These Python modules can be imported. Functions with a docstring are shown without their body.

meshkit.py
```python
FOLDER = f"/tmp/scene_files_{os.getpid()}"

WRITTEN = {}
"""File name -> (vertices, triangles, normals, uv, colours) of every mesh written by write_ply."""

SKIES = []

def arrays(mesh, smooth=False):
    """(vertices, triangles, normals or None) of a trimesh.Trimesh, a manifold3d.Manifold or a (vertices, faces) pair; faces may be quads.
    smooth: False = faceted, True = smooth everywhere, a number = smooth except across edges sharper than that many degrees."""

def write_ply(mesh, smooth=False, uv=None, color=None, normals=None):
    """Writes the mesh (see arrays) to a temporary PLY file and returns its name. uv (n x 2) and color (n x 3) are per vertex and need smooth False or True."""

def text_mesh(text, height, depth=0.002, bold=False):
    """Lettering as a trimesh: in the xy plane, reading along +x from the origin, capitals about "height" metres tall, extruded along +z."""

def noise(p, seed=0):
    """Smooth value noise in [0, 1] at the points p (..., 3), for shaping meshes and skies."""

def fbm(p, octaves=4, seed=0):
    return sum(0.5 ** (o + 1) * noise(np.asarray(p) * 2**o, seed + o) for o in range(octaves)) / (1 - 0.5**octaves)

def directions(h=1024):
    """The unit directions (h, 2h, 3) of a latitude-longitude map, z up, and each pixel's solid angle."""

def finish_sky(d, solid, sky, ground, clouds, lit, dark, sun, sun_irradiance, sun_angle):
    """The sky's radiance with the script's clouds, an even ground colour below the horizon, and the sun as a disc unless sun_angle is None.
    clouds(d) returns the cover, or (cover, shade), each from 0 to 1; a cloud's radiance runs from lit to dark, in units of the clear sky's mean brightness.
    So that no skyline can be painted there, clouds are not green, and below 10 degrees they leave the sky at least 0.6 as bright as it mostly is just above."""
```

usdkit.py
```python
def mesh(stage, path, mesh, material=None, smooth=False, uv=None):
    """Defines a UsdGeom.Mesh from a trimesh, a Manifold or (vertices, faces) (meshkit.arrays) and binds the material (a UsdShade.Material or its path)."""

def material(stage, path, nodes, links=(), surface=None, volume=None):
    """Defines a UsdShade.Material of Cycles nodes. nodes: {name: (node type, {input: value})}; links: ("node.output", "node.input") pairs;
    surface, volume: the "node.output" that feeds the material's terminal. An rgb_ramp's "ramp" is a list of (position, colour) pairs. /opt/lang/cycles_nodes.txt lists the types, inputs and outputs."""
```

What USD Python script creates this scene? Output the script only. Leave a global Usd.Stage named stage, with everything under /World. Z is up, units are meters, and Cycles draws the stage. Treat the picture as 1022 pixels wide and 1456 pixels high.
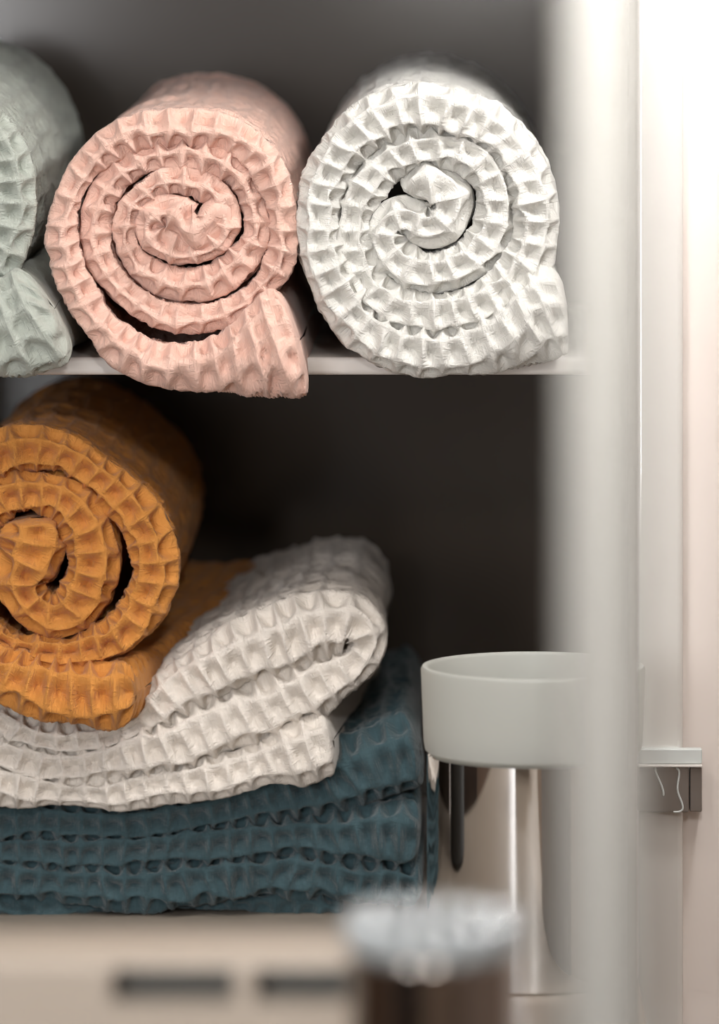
import math, numpy as np, trimesh, usdkit, meshkit
from scipy.interpolate import CubicSpline, PchipInterpolator
from pxr import Usd, UsdGeom, UsdLux, UsdShade, Gf, Vt, Sdf

stage = Usd.Stage.CreateInMemory()
UsdGeom.SetStageUpAxis(stage, UsdGeom.Tokens.z)
UsdGeom.Xform.Define(stage, '/World')
stage.SetDefaultPrim(stage.GetPrimAtPath('/World'))

# ------------------------------------------------------------------ camera
F, VX, VY, ZC = 7000.0, 640.0, 50.0, 1.70          # focal length in pixels (of a 1022 px wide frame), vanishing point, eye height
FOCUS, APERTURE = 2.385, 0.028
cam = UsdGeom.Camera.Define(stage, '/World/camera')
cam.CreateHorizontalApertureAttr(36.0)
cam.CreateFocalLengthAttr(F / 1022 * 36.0)
cam.CreateHorizontalApertureOffsetAttr((511 - VX) / 1022 * 36.0)
cam.CreateVerticalApertureOffsetAttr((VY - 728) / 1022 * 36.0)
cam.CreateFocusDistanceAttr(FOCUS)
cam.CreateFStopAttr(F / 1022 * 0.036 / APERTURE)
cam.CreateClippingRangeAttr(Gf.Vec2f(0.05, 100))
cam.CreateExposureAttr(0.42)
cx = UsdGeom.Xformable(cam)
cx.AddTranslateOp().Set(Gf.Vec3d(0, 0, ZC))
cx.AddRotateXOp().Set(90.0)

def lin(r, g, b):
    return tuple(((c / 255) / 12.92 if c <= 10 else ((c / 255 + .055) / 1.055) ** 2.4) for c in (r, g, b))

# ------------------------------------------------------------------ light
def rect_light(name, loc, rot, w, h, power, color=(1, 1, 1)):
    l = UsdLux.RectLight.Define(stage, '/World/' + name)
    l.CreateWidthAttr(w); l.CreateHeightAttr(h); l.CreateIntensityAttr(power); l.CreateColorAttr(Gf.Vec3f(*color))
    x = UsdGeom.Xformable(l); x.AddTranslateOp().Set(Gf.Vec3d(*loc)); x.AddRotateXYZOp().Set(Gf.Vec3f(*rot))
    return l
# daylight through the big window in the rear wall behind the camera (light faces +y)
rect_light('daylight_rear', (-1.15, -1.36, 1.75), (90, 0, 0), 1.0, 1.4, 9.0, (0.97, 0.98, 1.0))
rect_light('added_overhead_light', (-0.15, 1.35, 2.58), (0, 0, 0), 0.9, 0.5, 6.0, (1.0, 0.97, 0.93))  # added overhead source without a fitting, shades the weave from above
# strength of the unseen globe added to brighten the upper right
added_globe_power = 78.0

# ------------------------------------------------------------------ helpers
names = {}
def numbered(path):
    k = names.get(path, -1) + 1
    names[path] = k
    return path if k == 0 else f'{path}_{k:03d}'
def tag(p, label=None, cat=None, group=None, kind=None):
    p = p.GetPrim() if hasattr(p, 'GetPrim') else p
    for k, v in (('label', label), ('category', cat), ('group', group), ('kind', kind)):
        if v: p.SetCustomDataByKey(k, v)
    return p
def thing(name, label, cat, loc=(0, 0, 0), group=None, kind=None):
    x = UsdGeom.Xform.Define(stage, numbered('/World/' + name))
    x.AddTranslateOp().Set(Gf.Vec3d(*loc))
    return tag(x, label, cat, group, kind)
def path_of(parent, name):
    base = '/World' if parent is None else str(parent.GetPath())
    return numbered(base + '/' + name)
def obj(name, mesh, mat, parent=None, smooth=30):
    return usdkit.mesh(stage, path_of(parent, name), mesh, mat, smooth=smooth).GetPrim()
def obj_raw(name, v, f, n, uv, mat, parent=None):
    m = UsdGeom.Mesh.Define(stage, path_of(parent, name))
    m.CreatePointsAttr(Vt.Vec3fArray.FromNumpy(v.astype(np.float32)))
    m.CreateFaceVertexCountsAttr(Vt.IntArray.FromNumpy(np.full(len(f), f.shape[1], np.int32)))
    m.CreateFaceVertexIndicesAttr(Vt.IntArray.FromNumpy(f.astype(np.int32).ravel()))
    m.CreateSubdivisionSchemeAttr('none')
    m.CreateNormalsAttr(Vt.Vec3fArray.FromNumpy(n.astype(np.float32))); m.SetNormalsInterpolation('vertex')
    UsdGeom.PrimvarsAPI(m).CreatePrimvar('st', Sdf.ValueTypeNames.TexCoord2fArray, 'vertex').Set(Vt.Vec2fArray.FromNumpy(uv.astype(np.float32)))
    UsdShade.MaterialBindingAPI.Apply(m.GetPrim()).Bind(mat)
    return m.GetPrim()
def box(x0, x1, y0, y1, z0, z1, bevel=0.0):
    if bevel <= 0:
        b = trimesh.creation.box((x1 - x0, y1 - y0, z1 - z0)); b.apply_translation(((x0 + x1) / 2, (y0 + y1) / 2, (z0 + z1) / 2)); return b
    pts, r = [], bevel
    for sx, cx_ in ((1, x1 - r), (-1, x0 + r)):
        for sy, cy_ in ((1, y1 - r), (-1, y0 + r)):
            for sz, cz_ in ((1, z1 - r), (-1, z0 + r)):
                for a in np.linspace(0, math.pi / 2, 4):
                    for b in np.linspace(0, math.pi / 2, 4):
                        pts.append((cx_ + sx * r * math.cos(a) * math.cos(b), cy_ + sy * r * math.cos(a) * math.sin(b), cz_ + sz * r * math.sin(a)))
    return trimesh.convex.convex_hull(np.array(pts))
def lathe(profile, loc, sections=128):
    m = trimesh.creation.revolve(np.array(profile, float), sections=sections)
    m.apply_translation(loc)
    return m
cat3 = trimesh.util.concatenate
def X(px, Y): return (px - VX) * Y / F
def Z(py, Y): return ZC - (py - VY) * Y / F

# ------------------------------------------------------------------ materials
def principled(name, color, rough=0.5, **kw):
    return usdkit.material(stage, '/World/Looks/' + name, {'p': ('principled_bsdf', {'base_color': color, 'roughness': rough, **kw})}, surface='p.BSDF')
def paint(name, c1, c2, rough, scale, bump=0.0, detail=4.0, **kw):
    n = {'t': ('texture_coordinate', {}), 'n': ('noise_texture', {'scale': scale, 'detail': detail}), 'r': ('rgb_ramp', {'ramp': [(0.3, c1), (0.7, c2)]}),
         'b': ('bump', {'strength': bump, 'distance': 0.002}), 'p': ('principled_bsdf', {'roughness': rough, **kw})}
    return usdkit.material(stage, '/World/Looks/' + name, n, [('t.object', 'n.vector'), ('n.fac', 'r.fac'), ('r.color', 'p.base_color'), ('n.fac', 'b.height'), ('b.normal', 'p.normal')], surface='p.BSDF')
def cloth(name, c1, c2, sheen=0.25):
    """Woven cotton: threads run both ways in the weave's own metres (uv), a little uneven in tone."""
    n = {'t': ('texture_coordinate', {}),
         'm1': ('mapping', {'scale': (180.0, 1050.0, 1.0)}), 'm2': ('mapping', {'scale': (1050.0, 180.0, 1.0)}),
         'n1': ('noise_texture', {'scale': 1.0, 'detail': 2.0, 'distortion': 0.6}), 'n2': ('noise_texture', {'scale': 1.0, 'detail': 2.0, 'distortion': 0.6}),
         'add': ('math', {'math_type': 'maximum'}),
         'b': ('bump', {'strength': 0.9, 'distance': 0.0015}),
         'nc': ('noise_texture', {'scale': 160.0, 'detail': 5.0, 'roughness': 0.65}),
         'r': ('rgb_ramp', {'ramp': [(0.3, c1), (0.7, c2)]}),
         'p': ('principled_bsdf', {'roughness': 0.92, 'sheen_weight': sheen, 'sheen_roughness': 0.45, 'specular_ior_level': 0.15}),
         'tr': ('translucent_bsdf', {}), 'mx': ('mix_closure', {'fac': 0.10})}
    return usdkit.material(stage, '/World/Looks/' + name, n, [('t.UV', 'm1.vector'), ('t.UV', 'm2.vector'), ('m1.vector', 'n1.vector'), ('m2.vector', 'n2.vector'), ('t.UV', 'nc.vector'),
        ('n1.fac', 'add.value1'), ('n2.fac', 'add.value2'), ('add.value', 'b.height'), ('b.normal', 'p.normal'),
        ('nc.fac', 'r.fac'), ('r.color', 'p.base_color'), ('r.color', 'tr.color'), ('p.BSDF', 'mx.closure1'), ('tr.BSDF', 'mx.closure2')], surface='mx.closure')

M = {}
M['pink'] = cloth('pink_cotton', lin(228, 186, 169), lin(237, 199, 184))
M['white'] = cloth('white_cotton', lin(216, 214, 208), lin(226, 224, 218))
M['fold'] = cloth('ecru_cotton', lin(226, 218, 208), lin(234, 226, 217))
M['orange'] = cloth('orange_cotton', lin(204, 136, 66), lin(218, 151, 80), 0.15)
M['teal'] = cloth('teal_cotton', lin(58, 79, 85), lin(73, 95, 101), 0.3)
M['grey'] = cloth('sage_cotton', lin(172, 178, 169), lin(184, 189, 180))
M['back'] = paint('dark_lacquer', lin(70, 61, 53), lin(75, 66, 58), 0.16, 3.0)
M['shelf'] = principled('white_lacquer', lin(218, 213, 208), 0.6)
M['counter'] = paint('beige_stone', lin(142, 131, 119), lin(150, 139, 127), 0.45, 6.0)
M['wall'] = paint('warm_plaster', lin(176, 157, 140), lin(184, 165, 148), 0.8, 5.0, 0.1)
M['wall_front'] = paint('pale_pink_plaster', lin(224, 213, 206), lin(229, 219, 212), 0.7, 5.0, 0.05)
M['taupe'] = paint('taupe_plaster', lin(140, 125, 115), lin(147, 132, 122), 0.8, 5.0, 0.1)
M['ceiling'] = principled('ceiling_white', lin(240, 238, 234), 0.9)
M['floor'] = paint('floor_tile', lin(150, 138, 124), lin(160, 148, 134), 0.4, 3.0)
M['chrome'] = principled('chrome', (0.74, 0.73, 0.72), 0.035, metallic=1.0)
M['steel'] = principled('satin_steel', (0.5, 0.5, 0.49), 0.22, metallic=1.0)
M['frost'] = usdkit.material(stage, '/World/Looks/frosted_glass', {'p': ('principled_bsdf', {'base_color': lin(218, 219, 214), 'roughness': 0.45, 'subsurface_weight': 0.0}), 't': ('translucent_bsdf', {'color': lin(220, 222, 217)}), 'm': ('mix_closure', {'fac': 0.45})},
                               [('p.BSDF', 'm.closure1'), ('t.BSDF', 'm.closure2')], surface='m.closure')
M['door_white'] = usdkit.material(stage, '/World/Looks/white_satin_gloss', {'d': ('diffuse_bsdf', {'color': lin(218, 215, 210)}), 'g': ('glossy_bsdf', {'color': (0.9, 0.9, 0.9), 'roughness': 0.06}), 'm': ('mix_closure', {'fac': 0.16})},
                                   [('d.BSDF', 'm.closure1'), ('g.BSDF', 'm.closure2')], surface='m.closure')
M['door_grey'] = principled('door_taupe', lin(120, 112, 106), 0.35)
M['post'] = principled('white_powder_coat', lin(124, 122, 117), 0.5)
M['reflection_dark'] = principled('reflection_dark', lin(140, 132, 126), 0.35, metallic=0.6)  # dark band of the reflection, put into the plate's colour
M['reflection_pale'] = principled('reflection_pale', lin(206, 210, 208), 0.4)  # pale bands and curves of the reflection, put into the colour
M['slot'] = principled('slot_grey', lin(84, 83, 78), 0.6)
M['dark'] = principled('dark_matt', lin(40, 39, 36), 0.6)
M['brown'] = paint('brown_panel', lin(84, 64, 48), lin(92, 71, 54), 0.6, 5.0)
M['dark_wood'] = paint('dark_wood', lin(38, 26, 18), lin(48, 34, 24), 0.5, 8.0)
M['crystal'] = principled('cut_glass', (0.42, 0.45, 0.46), 0.2, transmission_weight=0.4, ior=1.5)
M['bronze'] = principled('dark_chrome', (0.36, 0.325, 0.30), 0.05, metallic=1.0)
M['window'] = usdkit.material(stage, '/World/Looks/bright_window', {'e': ('emission', {'color': (1.0, 0.98, 0.95), 'strength': 3.0})}, surface='e.emission')
M['added_globe_glow_bright'] = usdkit.material(stage, '/World/Looks/added_globe_emission_bright', {'e': ('emission', {'color': (1.0, 0.98, 0.96), 'strength': 230.0})}, surface='e.emission')  # glow of the added globe near the post
M['added_globe_glow'] = usdkit.material(stage, '/World/Looks/added_globe_emission', {'e': ('emission', {'color': (1.0, 0.985, 0.97), 'strength': added_globe_power})}, surface='e.emission')  # glow of the added globe near the right wall

# ------------------------------------------------------------------ the setting
CAB_L, CAB_R, CAB_F, CAB_B = -0.50, 0.0895, 2.40, 2.86       # inside of the cabinet niche
Z_SHELF = Z(508, 2.40)                                         # top of the upper shelf
Z_BASE = Z(1300, 2.47)                                         # top of the counter
Z_TOP = Z(-220, 2.40)
RX0, RX1, RY0, RY1, RZ = -1.9, 1.5, -1.4, CAB_B + 0.02, 2.6
def struct(name, mesh, mat, label=None, cat=None, smooth=30):
    return tag(obj(name, mesh, mat, None, smooth), label, cat, kind='structure')
struct('floor', box(RX0, RX1, RY0, RY1, -0.05, 0.0), M['floor'], 'beige tiled bathroom floor below the cabinet', 'floor')
struct('ceiling', box(RX0, RX1, RY0, RY1, RZ, RZ + .05), M['ceiling'], 'white ceiling above the cabinet', 'ceiling')
struct('wall_right', box(RX1, RX1 + .05, RY0, RY1, 0, RZ), M['taupe'], 'plain taupe side wall right of the cabinet', 'wall')
struct('wall_left', box(RX0 - .05, RX0, RY0, RY1, 0, RZ), M['brown'], 'plain brown side wall left of the cabinet', 'wall')
struct('wall_rear', box(RX0, RX1, RY0 - .05, RY0, 0, RZ), M['wall'], 'beige wall behind the viewer', 'wall')
struct('wall_front', cat3([box(CAB_R + .0005, RX1, CAB_F, RY1, 0, RZ), box(RX0, CAB_L - .012, CAB_F, RY1, 0, RZ),
        box(CAB_L - .012, CAB_R + .0005, CAB_F, RY1, Z_TOP + .012, RZ), box(CAB_L - .012, CAB_R + .0005, CAB_F, RY1, 0, Z_BASE - .03)]), M['wall_front'],
        'pale pinkish white wall to the right of the shelves', 'wall')
struct('door_1', box(RX0, RX0 + .03, -1.3, 0.15, 0, 2.05), M['dark_wood'], 'unseen dark brown wooden door added for its dark reflection', 'door')  # added out of view so the chrome mirrors something dark

wd = thing('added_wardrobe', 'unseen tall dark wooden piece added left of the shelves for its dark reflection', 'added_wardrobe', kind='structure')
obj('body', box(-1.05, -.62, 1.95, 2.395, 0, 2.1, .004), M['dark_wood'], wd)  # unseen dark block, added to darken what the chrome mirrors
# unseen glowing globe added to brighten the top of the right wall
lp = thing('added_globe', 'round glowing globe added out of view above to brighten the right wall', 'added_light', (0.185, 2.21, 1.865))
obj('globe', trimesh.creation.icosphere(3, .035), M['added_globe_glow'], lp, smooth=True)
obj('cord', lathe([(0, .034), (.003, .034), (.003, RZ - 1.865), (0, RZ - 1.865)], (0, 0, 0), 12), M['steel'], lp)

lp2 = thing('added_globe', 'round glowing globe added out of view nearer to the viewer to brighten the blurred post', 'added_light', (0.03, 0.93, 1.89))
obj('globe', trimesh.creation.icosphere(3, .04), M['added_globe_glow_bright'], lp2, smooth=True)  # added out of view to brighten the top of the post
obj('cord', lathe([(0, .034), (.003, .034), (.003, RZ - 1.89), (0, RZ - 1.89)], (0, 0, 0), 12), M['steel'], lp2)
dr = thing('added_dresser', 'unseen dark wooden piece added behind the viewer for its dark reflection', 'added_dresser', kind='structure')
obj('body', box(-1.75, -.65, -1.39, -.95, 0, 1.0, .005), M['dark_wood'], dr)  # added behind the camera as a dark stripe for the chrome

# the cabinet: carcass with its parts
cab = thing('wall_cabinet', 'dark open cabinet niche behind the rolled towels', 'cabinet', kind='structure')
obj('back_panel', box(CAB_L, CAB_R, CAB_B, CAB_B + .012, Z_BASE, Z_TOP), M['back'], cab)
obj('side_panel', box(CAB_L - .012, CAB_L, CAB_F, CAB_B, Z_BASE, Z_TOP), M['back'], cab)
obj('side_panel', box(CAB_R - .002, CAB_R, CAB_F, CAB_B, Z_BASE, Z_TOP), M['back'], cab)
obj('top_panel', box(CAB_L, CAB_R, CAB_F, CAB_B, Z_TOP, Z_TOP + .012), M['back'], cab)
tag(obj('shelf_board', box(CAB_L, CAB_R, 2.40, CAB_B, Z_SHELF - .0087, Z_SHELF, 0.0025), M['shelf']), 'thin white shelf under the three rolled towels', 'shelf', kind='structure')
tag(obj('counter', box(CAB_L, 0.0888, 1.30, CAB_B, Z_BASE - .03, Z_BASE, .004), M['counter']), 'pale beige counter under the folded towels', 'counter', kind='structure')

# ------------------------------------------------------------------ waffle towels
CELL, CELLV = 0.0106, 0.0094
def smin_floor(z, floor, k=0.004):
    """z kept above floor, smoothly."""
    d = z - floor
    return floor + 0.5 * (d + np.sqrt(d * d + k * k))
def waffle(u, v, seed, d):
    """Height of the weave at metres u, v: square pits between thread ridges."""
    p = np.stack([u / 0.026, v / 0.026, np.full_like(u, 7.3 * seed)], -1)
    uu = u + 0.0056 * (meshkit.noise(p * 1.0, seed) - .5) + 0.0032 * (meshkit.noise(p * 3.1, seed + 1) - .5)
    vv = v + 0.0056 * (meshkit.noise(p * 1.0, seed + 2) - .5) + 0.0032 * (meshkit.noise(p * 3.1, seed + 3) - .5)
    a = 1 - 2 * np.abs(uu / CELL - np.round(uu / CELL))
    b = 1 - 2 * np.abs(vv / CELLV - np.round(vv / CELLV))
    su, sv = np.sin(math.pi / 2 * (1 - np.clip(a, 0, 1))), np.sin(math.pi / 2 * (1 - np.clip(b, 0, 1)))
    pit = 1.08 * (su * sv) ** 1.45
    crest = np.exp(-((1 - np.clip(np.maximum(a, b), 0, 1)) / 0.10) ** 2)
    ridge = 1 - pit + 0.07 * crest
    amp = 0.6 + 0.75 * meshkit.noise(p * 1.7 + 9.1, seed + 4)
    fine = meshkit.fbm(np.stack([u / .0022, v / .0022, u * 0 + seed], -1), 2, seed + 6) - .5
    return d * (ridge * amp) + 0.0009 * fine
def towel(parent, names_at, pts, Y0, L, mat, seed, side_u=None, depth=0.0060, floor=None, grow=0.0, front=0.0022, splay=None, advance=None, round_start=True, round_end=True, rows=3, inner_u=(0, 0), side_amp=.55, tight=.55, rise=None, lift=None, fine=12, phase=0.0):
    """A folded towel edge swept along a curve given in picture pixels (x, y, half thickness) at the distance Y0.
    The cloth runs back along both faces of the curve and round a soft fold at the front."""
    P = np.array(pts, float)
    xyz = np.stack([X(P[:, 0], Y0), Z(P[:, 1], Y0)], 1); W = P[:, 2] * Y0 / F
    s = np.concatenate([[0], np.cumsum(np.linalg.norm(np.diff(xyz, axis=0), axis=1))])
    cs, cw = CubicSpline(s, xyz), PchipInterpolator(s, W)
    n = int(s[-1] / (CELL / fine)) + 1
    u = np.linspace(0, s[-1], n)
    c, t = cs(u), cs(u, 1)
    t /= np.linalg.norm(t, axis=1, keepdims=True)
    nrm = np.stack([-t[:, 1], t[:, 0]], 1)
    w = cw(u)
    R = np.minimum(0.009, w)
    cap = np.ones(n)
    if round_start: cap *= np.sqrt(np.clip(1 - (1 - np.clip(u / R[0], 0, 1)) ** 2.6, 0.0004, 1))
    if round_end: cap *= np.sqrt(np.clip(1 - (1 - np.clip((s[-1] - u) / R[-1], 0, 1)) ** 2.6, 0.0004, 1))
    wi = np.maximum(w - depth * tight, 0.0012)
    # profile across the fold: outer face (from the back to the front), the fold, the inner face
    wref = float(np.median(w))
    near = np.arange(0.0, 0.06, CELL / 9); far = np.arange(0.06, L, CELL / 5.5)
    yo = np.concatenate([far[::-1], near[::-1]])
    th = np.linspace(math.pi / 2, -math.pi / 2, max(18, int(math.pi * wref / (CELL / 13))))[1:-1]
    yi = np.concatenate([[0.0], np.arange(CELL / 8, 0.05, CELL / 7), np.arange(0.05, L, CELL / 5)])
    no, nt, ni = len(yo), len(th), len(yi)
    S = np.concatenate([np.ones(no), np.sin(th), -np.ones(ni)])              # how far along the normal
    C = np.concatenate([np.zeros(no), np.cos(th), np.zeros(ni)])            # how far forward
    D = np.concatenate([yo, np.zeros(nt), yi])                              # distance back from the fold
    Nn = S * 1.0; Ny = -C
    U = np.repeat(u[:, None], len(S), 1)
    wq = wref * 0.5 + w * 0.5
    sgn = np.concatenate([np.ones(no), np.zeros(nt), -np.ones(ni)])
    ang = np.concatenate([np.full(no, math.pi / 2), th, np.full(ni, -math.pi / 2)])
    half = np.maximum(rows / 2 * CELLV, w * 0.95)[:, None]                       # whole cells round the fold, a thread ridge where it turns to either face
    V = (ang[None, :] / (math.pi / 2) * half + sgn[None, :] * D[None, :] + half)
    h = waffle(U + phase * CELL, V, seed, depth) * (1 - (1 - side_amp) * np.clip((D[None, :] - .008) / .03, 0, 1)) * np.minimum(1, cap[:, None] * 1.2)
    pk = np.stack([U / .035, V / .035, U * 0 + 3.1 * seed], -1)
    pucker = 0.0036 * (meshkit.noise(pk, seed + 11) - .5)
    off = (wi * cap)[:, None] * S[None, :] + (h + pucker) * Nn[None, :]
    px = c[:, 0][:, None] + nrm[:, 0][:, None] * off
    pz = c[:, 1][:, None] + nrm[:, 1][:, None] * off
    fold_d = np.minimum(wi, 0.013)
    fr = 0.006 * (meshkit.noise(np.stack([u / .05, u * 0, u * 0 + seed], -1), seed + 21) - .5)
    if advance is not None: fr = fr + np.interp(u / s[-1], *zip(*advance))
    py = Y0 + D[None, :] - fr[:, None] * np.clip(1 - D[None, :] / .2, 0, 1) - (fold_d * cap)[:, None] * C[None, :] + (h + pucker) * Ny[None, :]
    if splay is not None: px = px + np.interp(u / s[-1], *zip(*splay))[:, None] * np.clip(D[None, :] / L, 0, 1)
    if rise is not None: pz = pz + np.interp(u / s[-1], *zip(*rise))[:, None] * np.clip(D[None, :] / L, 0, 1)
    if grow: # the rear of the roll is plumper
        zf = floor if floor is not None else pz.min()
        pz = zf + (pz - zf) * (1 + grow * np.clip(D[None, :] / L, 0, 1))
    if floor is not None:
        fl, edge, drop = floor, 2.40, 0.045
        lim = fl - drop * np.clip((edge + 0.002 - py) / 0.012, 0, 1)
        pz = smin_floor(pz, lim, 0.003)
    if lift is not None: pz = lift(px, py, pz)
    nu, nv = px.shape
    v3 = np.stack([px, py, pz], -1)
    du, dv = np.gradient(v3, axis=0), np.gradient(v3, axis=1)
    N = np.cross(dv, du); N /= np.linalg.norm(N, axis=-1, keepdims=True) + 1e-12
    if (N[nu // 2, no // 2] @ np.array([nrm[nu // 2, 0], 0, nrm[nu // 2, 1]])) < 0: N, flip = -N, True
    else: flip = False
    i, j = np.meshgrid(np.arange(nu - 1), np.arange(nv - 1), indexing='ij')
    a, b, cc, d_ = i * nv + j, i * nv + j + 1, (i + 1) * nv + j + 1, (i + 1) * nv + j
    q = np.stack([a, b, cc, d_] if not flip else [a, d_, cc, b], -1)
    uf = (u[:-1] + u[1:]) / 2
    keep = np.ones((nu - 1, nv - 1), bool)
    back = np.arange(nv - 1) >= nv - len(np.arange(0.05, L, CELL / 5))
    keep &= ~(back[None, :] & ~((uf >= inner_u[0]) & (uf <= inner_u[1]))[:, None])
    if side_u is not None:
        deep = np.arange(nv - 1) < len(far)
        keep &= ~(deep[None, :] & ~((uf >= side_u[0]) & (uf <= side_u[1]))[:, None])
    made = []
    uvs = np.stack([U, V], -1).reshape(-1, 2)
    for (nm, f0, f1) in names_at:
        sel = keep & ((uf >= f0 * s[-1]) & (uf < f1 * s[-1] + 1e-9))[:, None]
        faces = q[sel]
        used, inv = np.unique(faces, return_inverse=True)
        made.append(obj_raw(nm, v3.reshape(-1, 3)[used], inv.reshape(-1, 4), N.reshape(-1, 3)[used], uvs[used], mat, parent))
    return made, s[-1]

ROLL_L = 0.33
pink_path = [(428,480,82),(392,491,72),(350,505,50),(300,518,32),(240,519,27),(190,503,23),(150,468,21),(117,420,19),(98,370,18),(93,320,17),(103,275,17),(130,230,18),(170,197,19),(220,182,20),(270,181,20),(320,190,20),(362,215,20),(392,260,19),(403,310,18),(400,360,18),(380,400,18),(345,432,18),(300,450,18),(255,451,18),(210,436,18),(170,405,17),(145,365,16),(136,315,16),(150,270,16),(180,240,16),(225,222,16),(275,222,16),(320,235,16),(352,265,16),(365,300,15),(362,340,15),(340,375,15),(305,398,15),(265,405,15),(225,395,15),(193,370,14),(178,335,14),(187,295,14),(215,268,14),(255,256,14),(295,265,14),(320,290,13),(322,320,13),(300,348,15),(265,360,15),(232,347,16),(214,325,17),(226,303,17),(250,306,22),(274,321,27),(293,312,28),(286,294,26)]
p = thing('rolled_towel', 'pale pink waffle towel rolled up in the middle of the upper shelf', 'towel', group=None)
towel(p, [('loose_end', 0, .075), ('rolled_body', .075, 1)], pink_path, 2.385, ROLL_L, M['pink'], 3, tight=0.66, inner_u=(0, .10), side_u=(0, .47), floor=Z_SHELF, grow=0.13, advance=[(0, .016), (.06, .012), (.15, .006), (1, .002)], rows=2)

white_path = [(806,437,62),(768,448,62),(730,468,50),(690,484,40),(650,495,35),(605,497,33),(565,490,31),(520,463,28),(482,420,27),(458,370,26),(450,320,25),(458,270,25),(480,225,27),(512,190,29),(555,163,30),(600,155,31),(650,163,31),(695,185,30),(730,220,29),(752,265,28),(760,315,28),(752,360,28),(730,395,27),(695,425,26),(650,443,25),(600,446,25),(555,432,25),(522,405,25),(502,365,24),(500,315,24),(515,270,24),(545,235,24),(585,215,24),(625,210,24),(665,220,23),(693,248,23),(706,290,23),(700,330,24),(680,360,25),(645,382,27),(605,388,28),(570,375,26),(548,348,24),(552,318,23),(578,310,22),(606,320,25),(632,305,28),(636,280,32),(612,266,34),(590,282,32)]
p = thing('rolled_towel', 'bright white waffle towel rolled up at the right end of the upper shelf', 'towel')
towel(p, [('loose_end', 0, .09), ('rolled_body', .09, 1)], white_path, 2.385, ROLL_L, M['white'], 5, tight=0.62, inner_u=(0, .10), side_u=(0, .52), floor=Z_SHELF, grow=0.12, advance=[(0, .008), (.15, .004), (1, .0)], rows=3)

grey_path = [(81,434,58),(57,448,70),(15,468,66),(-25,478,44),(-70,470,26),(-140,460,24),(-200,420,24),(-240,360,24),(-255,290,24),(-240,220,24),(-200,165,24),(-140,134,25),(-80,142,26),(-30,172,27),(6,225,28),(18,290,28),(4,350,28),(-30,392,27),(-75,415,26),(-125,408,26),(-165,375,26),(-188,330,26),(-188,280,26),(-165,235,26),(-125,208,26),(-80,210,26),(-48,240,25),(-35,285,25),(-50,330,25),(-90,352,25),(-125,330,25),(-132,290,25),(-105,265,25)]
p = thing('rolled_towel', 'greyish sage green waffle towel rolled up at the left edge of the upper shelf', 'towel')
towel(p, [('loose_end', 0, .075), ('rolled_body', .075, 1)], grey_path, 2.385, ROLL_L, M['grey'], 8, inner_u=(0, .14), side_u=(0, .62), floor=Z_SHELF, grow=0.14, advance=[(0, .02), (.08, .02), (.15, .006), (1, .0)], rows=3)

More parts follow.
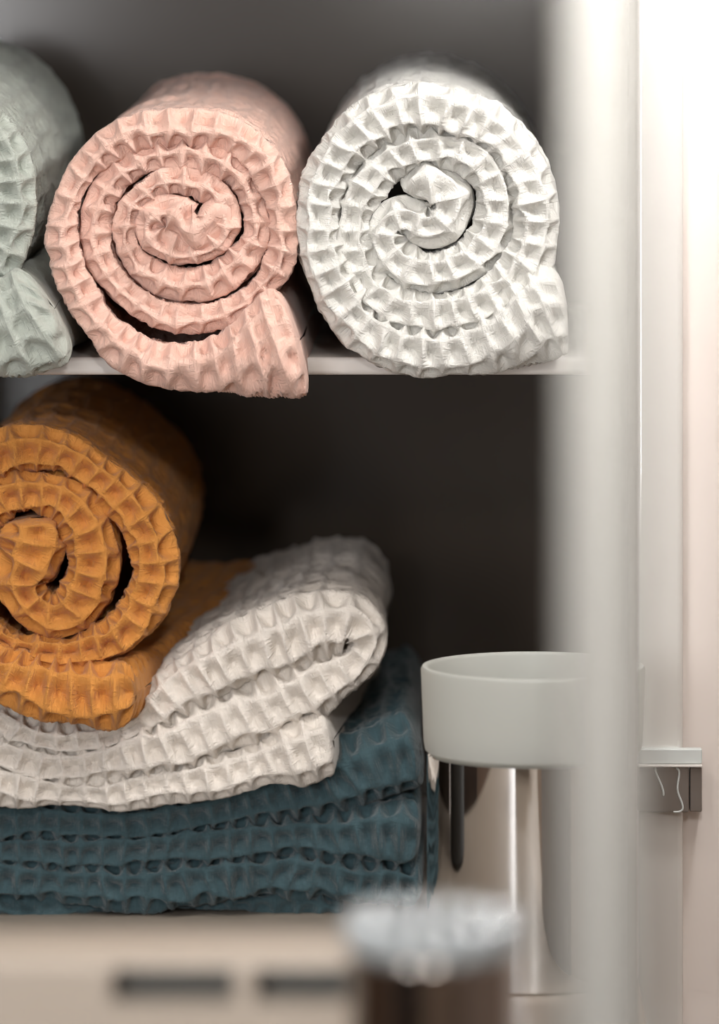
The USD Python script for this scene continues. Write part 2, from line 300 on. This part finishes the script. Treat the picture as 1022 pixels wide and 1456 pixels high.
# the teal stack and the white towel folded on it
T_L = 0.30
teal_path = [(-90,1163,21),(-40,1164,21),(0,1164,21),(100,1169,20),(170,1168,20),(258,1158,22),(388,1133,31),(440,1118,36),(490,1101,43),(550,1080,46),(598,1066,46)]
p = thing('folded_towel', 'dark teal waffle towel folded in layers at the bottom of the stack', 'towel')
towel(p, [('folded_layer', 0, 1)], teal_path, 2.47, T_L, M['teal'], 13, side_amp=.8, rows=3, advance=[(0,.0),(1,.0)], depth=.0074)
towel(p, [('folded_layer', 0, 1)], [(-90,1205,18),(0,1205,19),(161,1207,20),(291,1199,23),(400,1185,24),(480,1184,32),(550,1183,41),(598,1184,47)], 2.472, 0.08, M['teal'], 17, rows=3, depth=.0074)
towel(p, [('folded_layer', 0, 1)], [(-90,1246,22),(0,1246,24),(161,1252,27),(258,1250,27),(400,1238,29),(480,1246,28),(550,1254,28),(601,1261,25)], 2.473, 0.2, M['teal'], 19, rows=3, depth=.0074)
towel(p, [('folded_layer', 0, 1)], [(-90,1288,18),(0,1288,18),(65,1291,17),(130,1288,13),(190,1284,7),(250,1279,6),(310,1280,6),(350,1281,9),(400,1282,15),(450,1287,16),(488,1292,14)], 2.478, 0.15, M['teal'], 23, rows=2, depth=.0035)

fold_path = [(-90,1000,22),(-40,1014,22),(0,1022,22),(60,1046,17),(110,1050,17),(170,1040,15),(202,1024,19),(235,994,32),(300,948,38),(370,918,40),(430,896,38),(472,884,32),(504,886,24),(519,905,19),(514,928,19),(490,950,25),(455,968,34),(410,990,38),(350,1014,42),(290,1035,41),(220,1060,32),(160,1075,27),(100,1086,20),(50,1080,18),(0,1066,20),(-50,1052,20),(-90,1042,20)]
p = thing('folded_towel', 'off-white waffle towel folded over on top of the dark teal towel', 'towel')
towel(p, [('folded_layer', 0, .52), ('folded_layer', .52, 1)], fold_path, 2.455, T_L, M['fold'], 29, side_amp=.8, side_u=(0, .70), rows=3, round_start=False, advance=[(0, .004), (1, .004)])
towel(p, [('loose_end', 0, 1)], [(-90,1105,20),(0,1110,22),(50,1116,22),(102,1122,21),(160,1122,22),(220,1113,23),(291,1103,25),(362,1084,26),(420,1064,36),(476,1049,43)], 2.455, 0.26, M['fold'], 31, side_amp=.8, rows=3, splay=[(0, 0), (.75, 0), (1, .02)], advance=[(0, .004), (.8, .006), (1, .012)])

orange_path = [(196,984,44),(150,984,44),(100,982,40),(50,974,38),(0,955,34),(-40,920,30),(-70,870,28),(-80,800,27),(-70,740,27),(-40,685,28),(0,648,28),(50,637,28),(100,650,28),(145,680,29),(185,720,30),(212,770,30),(218,820,29),(200,868,27),(165,905,24),(115,926,21),(60,927,18),(10,915,18),(-25,880,21),(-42,830,23),(-40,780,24),(-25,735,25),(10,705,27),(55,698,28),(95,710,30),(122,745,32),(133,790,32),(120,840,31),(92,870,28),(66,872,24),(40,852,28),(32,824,34),(44,798,42),(52,772,46),(54,750,45),(54,734,40)]
p = thing('rolled_towel', 'burnt orange waffle towel rolled up on the folded off-white towel', 'towel')
towel(p, [('loose_end', 0, .13), ('rolled_body', .13, 1)], orange_path, 2.425, ROLL_L, M['orange'], 37, tight=0.8, inner_u=(0, .22), side_u=(0, .62), grow=0.04, rise=[(0, .016), (.08, .015), (.18, 0), (1, 0)], splay=[(0, .060), (.05, .057), (.16, .01), (.22, 0), (1, 0)], advance=[(0, .008), (.12, .008), (.2, 0), (1, .0)], rows=3, depth=.0074)

# ------------------------------------------------------------------ chrome canister with frosted glass bowl
YC = 2.31; XC = X(758, YC); R = 160 * YC / F
zr, zb = Z(946, YC), Z(1068, YC)                       # rim and foot of the frosted bowl
can = thing('lidded_canister', 'chrome cylinder canister topped by a frosted white glass bowl beside the teal towel', 'canister', (XC, YC, Z_BASE))
H = zb - Z_BASE; HB = zr - zb; rc = R * .945
obj('chrome_body', lathe([(0, 0), (rc - .001, 0), (rc, .001), (rc, H - .001), (rc - .001, H), (0, H)], (0, 0, 0), 192), M['chrome'], can, smooth=40)
wall = .0035
obj('frosted_bowl', lathe([(0, H), (R * .93, H), (R * .962, H + .0012), (R * .975, H + .005), (R, H + HB - .0015), (R - .0008, H + HB), (R - wall + .0008, H + HB), (R - wall, H + HB - .0015), (R * .975 - wall, H + .006), (R * .93 - wall, H + .0045), (0, H + .0045)], (0, 0, 0), 192), M['frost'], can, smooth=40)

# dark bottle to the left of the frame, mirrored in the chrome
bo = thing('bottle', 'black bottle standing left of the folded towels, seen as a dark stripe in the chrome', 'bottle', (-0.39, 2.285, Z_BASE))
obj('body', lathe([(0, 0), (.072, 0), (.075, .004), (.075, .24), (.06, .262), (.016, .272), (.016, .29), (0, .29)], (0, 0, 0), 64), M['dark'], bo)
obj('cap', lathe([(0, .29), (.019, .29), (.019, .33), (0, .33)], (0, 0, 0), 48), M['dark'], bo)

# foreground chrome tumbler, far out of focus
YT = 1.45; XT = X(617, YT); rt = 122 * YT / F
zt = Z(1350, YT)
tum = thing('tumbler', 'blurred dark chrome tumbler with sparkling cut glass rim in the foreground', 'tumbler', (XT, YT, Z_BASE))
Ht = zt - Z_BASE
obj('chrome_body', lathe([(0, 0), (rt - .001, 0), (rt, .001), (rt, Ht - .001), (rt - .001, Ht), (0, Ht)], (0, 0, 0), 128), M['bronze'], tum, smooth=40)
facets = []
for k in range(18):
    a = 2 * math.pi * k / 18
    m = trimesh.creation.icosphere(1, .0038); m.apply_scale((1, 1, 1.7)); m.apply_translation(((rt - .002) * math.cos(a), (rt - .002) * math.sin(a), Ht + .0058)); facets.append(m)
obj('cut_glass_rim', cat3(facets + [lathe([(rt - .006, Ht), (rt - .001, Ht), (rt - .001, Ht + .004), (rt - .006, Ht + .004), (rt - .006, Ht)], (0, 0, 0), 96)]), M['crystal'], tum, smooth=False)

# foreground beige stand with two dark slots
YB = 1.55
x0, x1, zt_ = X(-300, YB), X(545, YB), Z(1364, YB)
st = thing('storage_box', 'blurred low beige box with two dark slots in the foreground', 'box', ((x0 + x1) / 2, YB, Z_BASE))
import manifold3d as m3
hw = (x1 - x0) / 2
body = box(-hw, hw, 0, .05, 0, zt_ - Z_BASE, .003)
mf = m3.Manifold(m3.Mesh(body.vertices.astype(np.float32), body.faces.astype(np.uint32)))
slots = []
for (a, b) in ((158, 332), (362, 496)):
    xa, xb = X(a, YB) - (x0 + x1) / 2, X(b, YB) - (x0 + x1) / 2
    xb = min(xb, hw - .004)
    za, zb_ = Z(1428, YB) - Z_BASE, Z(1377, YB) - Z_BASE
    mf = mf - m3.Manifold.cube((xb - xa, .016, zb_ - za)).translate((xa, -.002, za))
    slots.append(box(xa + .0002, xb - .0002, .0125, .0138, za + .0002, zb_ - .0002))
obj('body', mf, M['counter'], st)
for s_ in slots: obj('slot_backing', s_, M['slot'], st)

# ------------------------------------------------------------------ right: open door leaf, modelled reflection, blurred post
XD = 0.0745
door = thing('cabinet_door', 'taupe cabinet door standing open behind the blurred post', 'door')
yd0, yd1 = XD * F / (897 - VX), 2.235
obj('panel', box(XD, XD + .004, yd0, yd1, Z_BASE + .002, 1.765, .0006), M['door_grey'], door)
# face frame, and a plate made up to imitate the canister's reflection
ff = thing('face_frame', 'white upright frame board at the right of the open cabinet', 'frame board', kind='structure')
obj('board', box(X(904, 2.388), X(971, 2.388), 2.388, 2.3999, 0.002, 2.2, .003), M['door_white'], ff)
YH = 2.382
hg = thing('reflection_plate', 'small banded plate imitating the canister reflection on the white board at the right edge', 'reflection_plate', (X(905, YH), YH, Z(1155, YH)))
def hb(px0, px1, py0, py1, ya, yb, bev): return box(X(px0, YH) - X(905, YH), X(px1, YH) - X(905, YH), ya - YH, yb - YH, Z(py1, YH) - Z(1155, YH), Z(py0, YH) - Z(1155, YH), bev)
obj('plate', hb(906, 979, 1090, 1155, YH - .001, 2.3878, .0008), M['reflection_dark'], hg)
obj('plate', hb(980.5, 998, 1091, 1155, YH + .001, 2.3998, .0008), M['reflection_dark'], hg)
obj('reflection_line', hb(906, 998, 1086.5, 1090, YH - .003, 2.3878, .0004), M['shelf'], hg)
obj('reflection_strip', hb(906, 998, 1065, 1086, YH - .0005, 2.3878, .0006), M['reflection_pale'], hg)
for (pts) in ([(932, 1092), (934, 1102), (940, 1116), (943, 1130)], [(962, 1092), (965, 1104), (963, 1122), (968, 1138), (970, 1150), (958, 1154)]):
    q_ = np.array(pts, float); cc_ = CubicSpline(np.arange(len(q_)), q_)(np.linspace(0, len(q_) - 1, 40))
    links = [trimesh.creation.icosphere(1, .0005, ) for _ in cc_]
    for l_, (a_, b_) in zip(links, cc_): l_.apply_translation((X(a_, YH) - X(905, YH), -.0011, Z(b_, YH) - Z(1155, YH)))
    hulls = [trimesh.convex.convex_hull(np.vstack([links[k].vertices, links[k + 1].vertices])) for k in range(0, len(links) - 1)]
    obj('reflection_curve', cat3(hulls), M['reflection_pale'], hg)  # bright curves of the modelled reflection
post = thing('door_post', 'blurred white upright post in front of the cabinet at the right', 'post')
YP = 1.15
xa, xb = X(800, YP), X(914, YP)
obj('upright', box(xa, xb, YP - .012, YP + .012, 0.0, RZ, .004), M['post'], post)
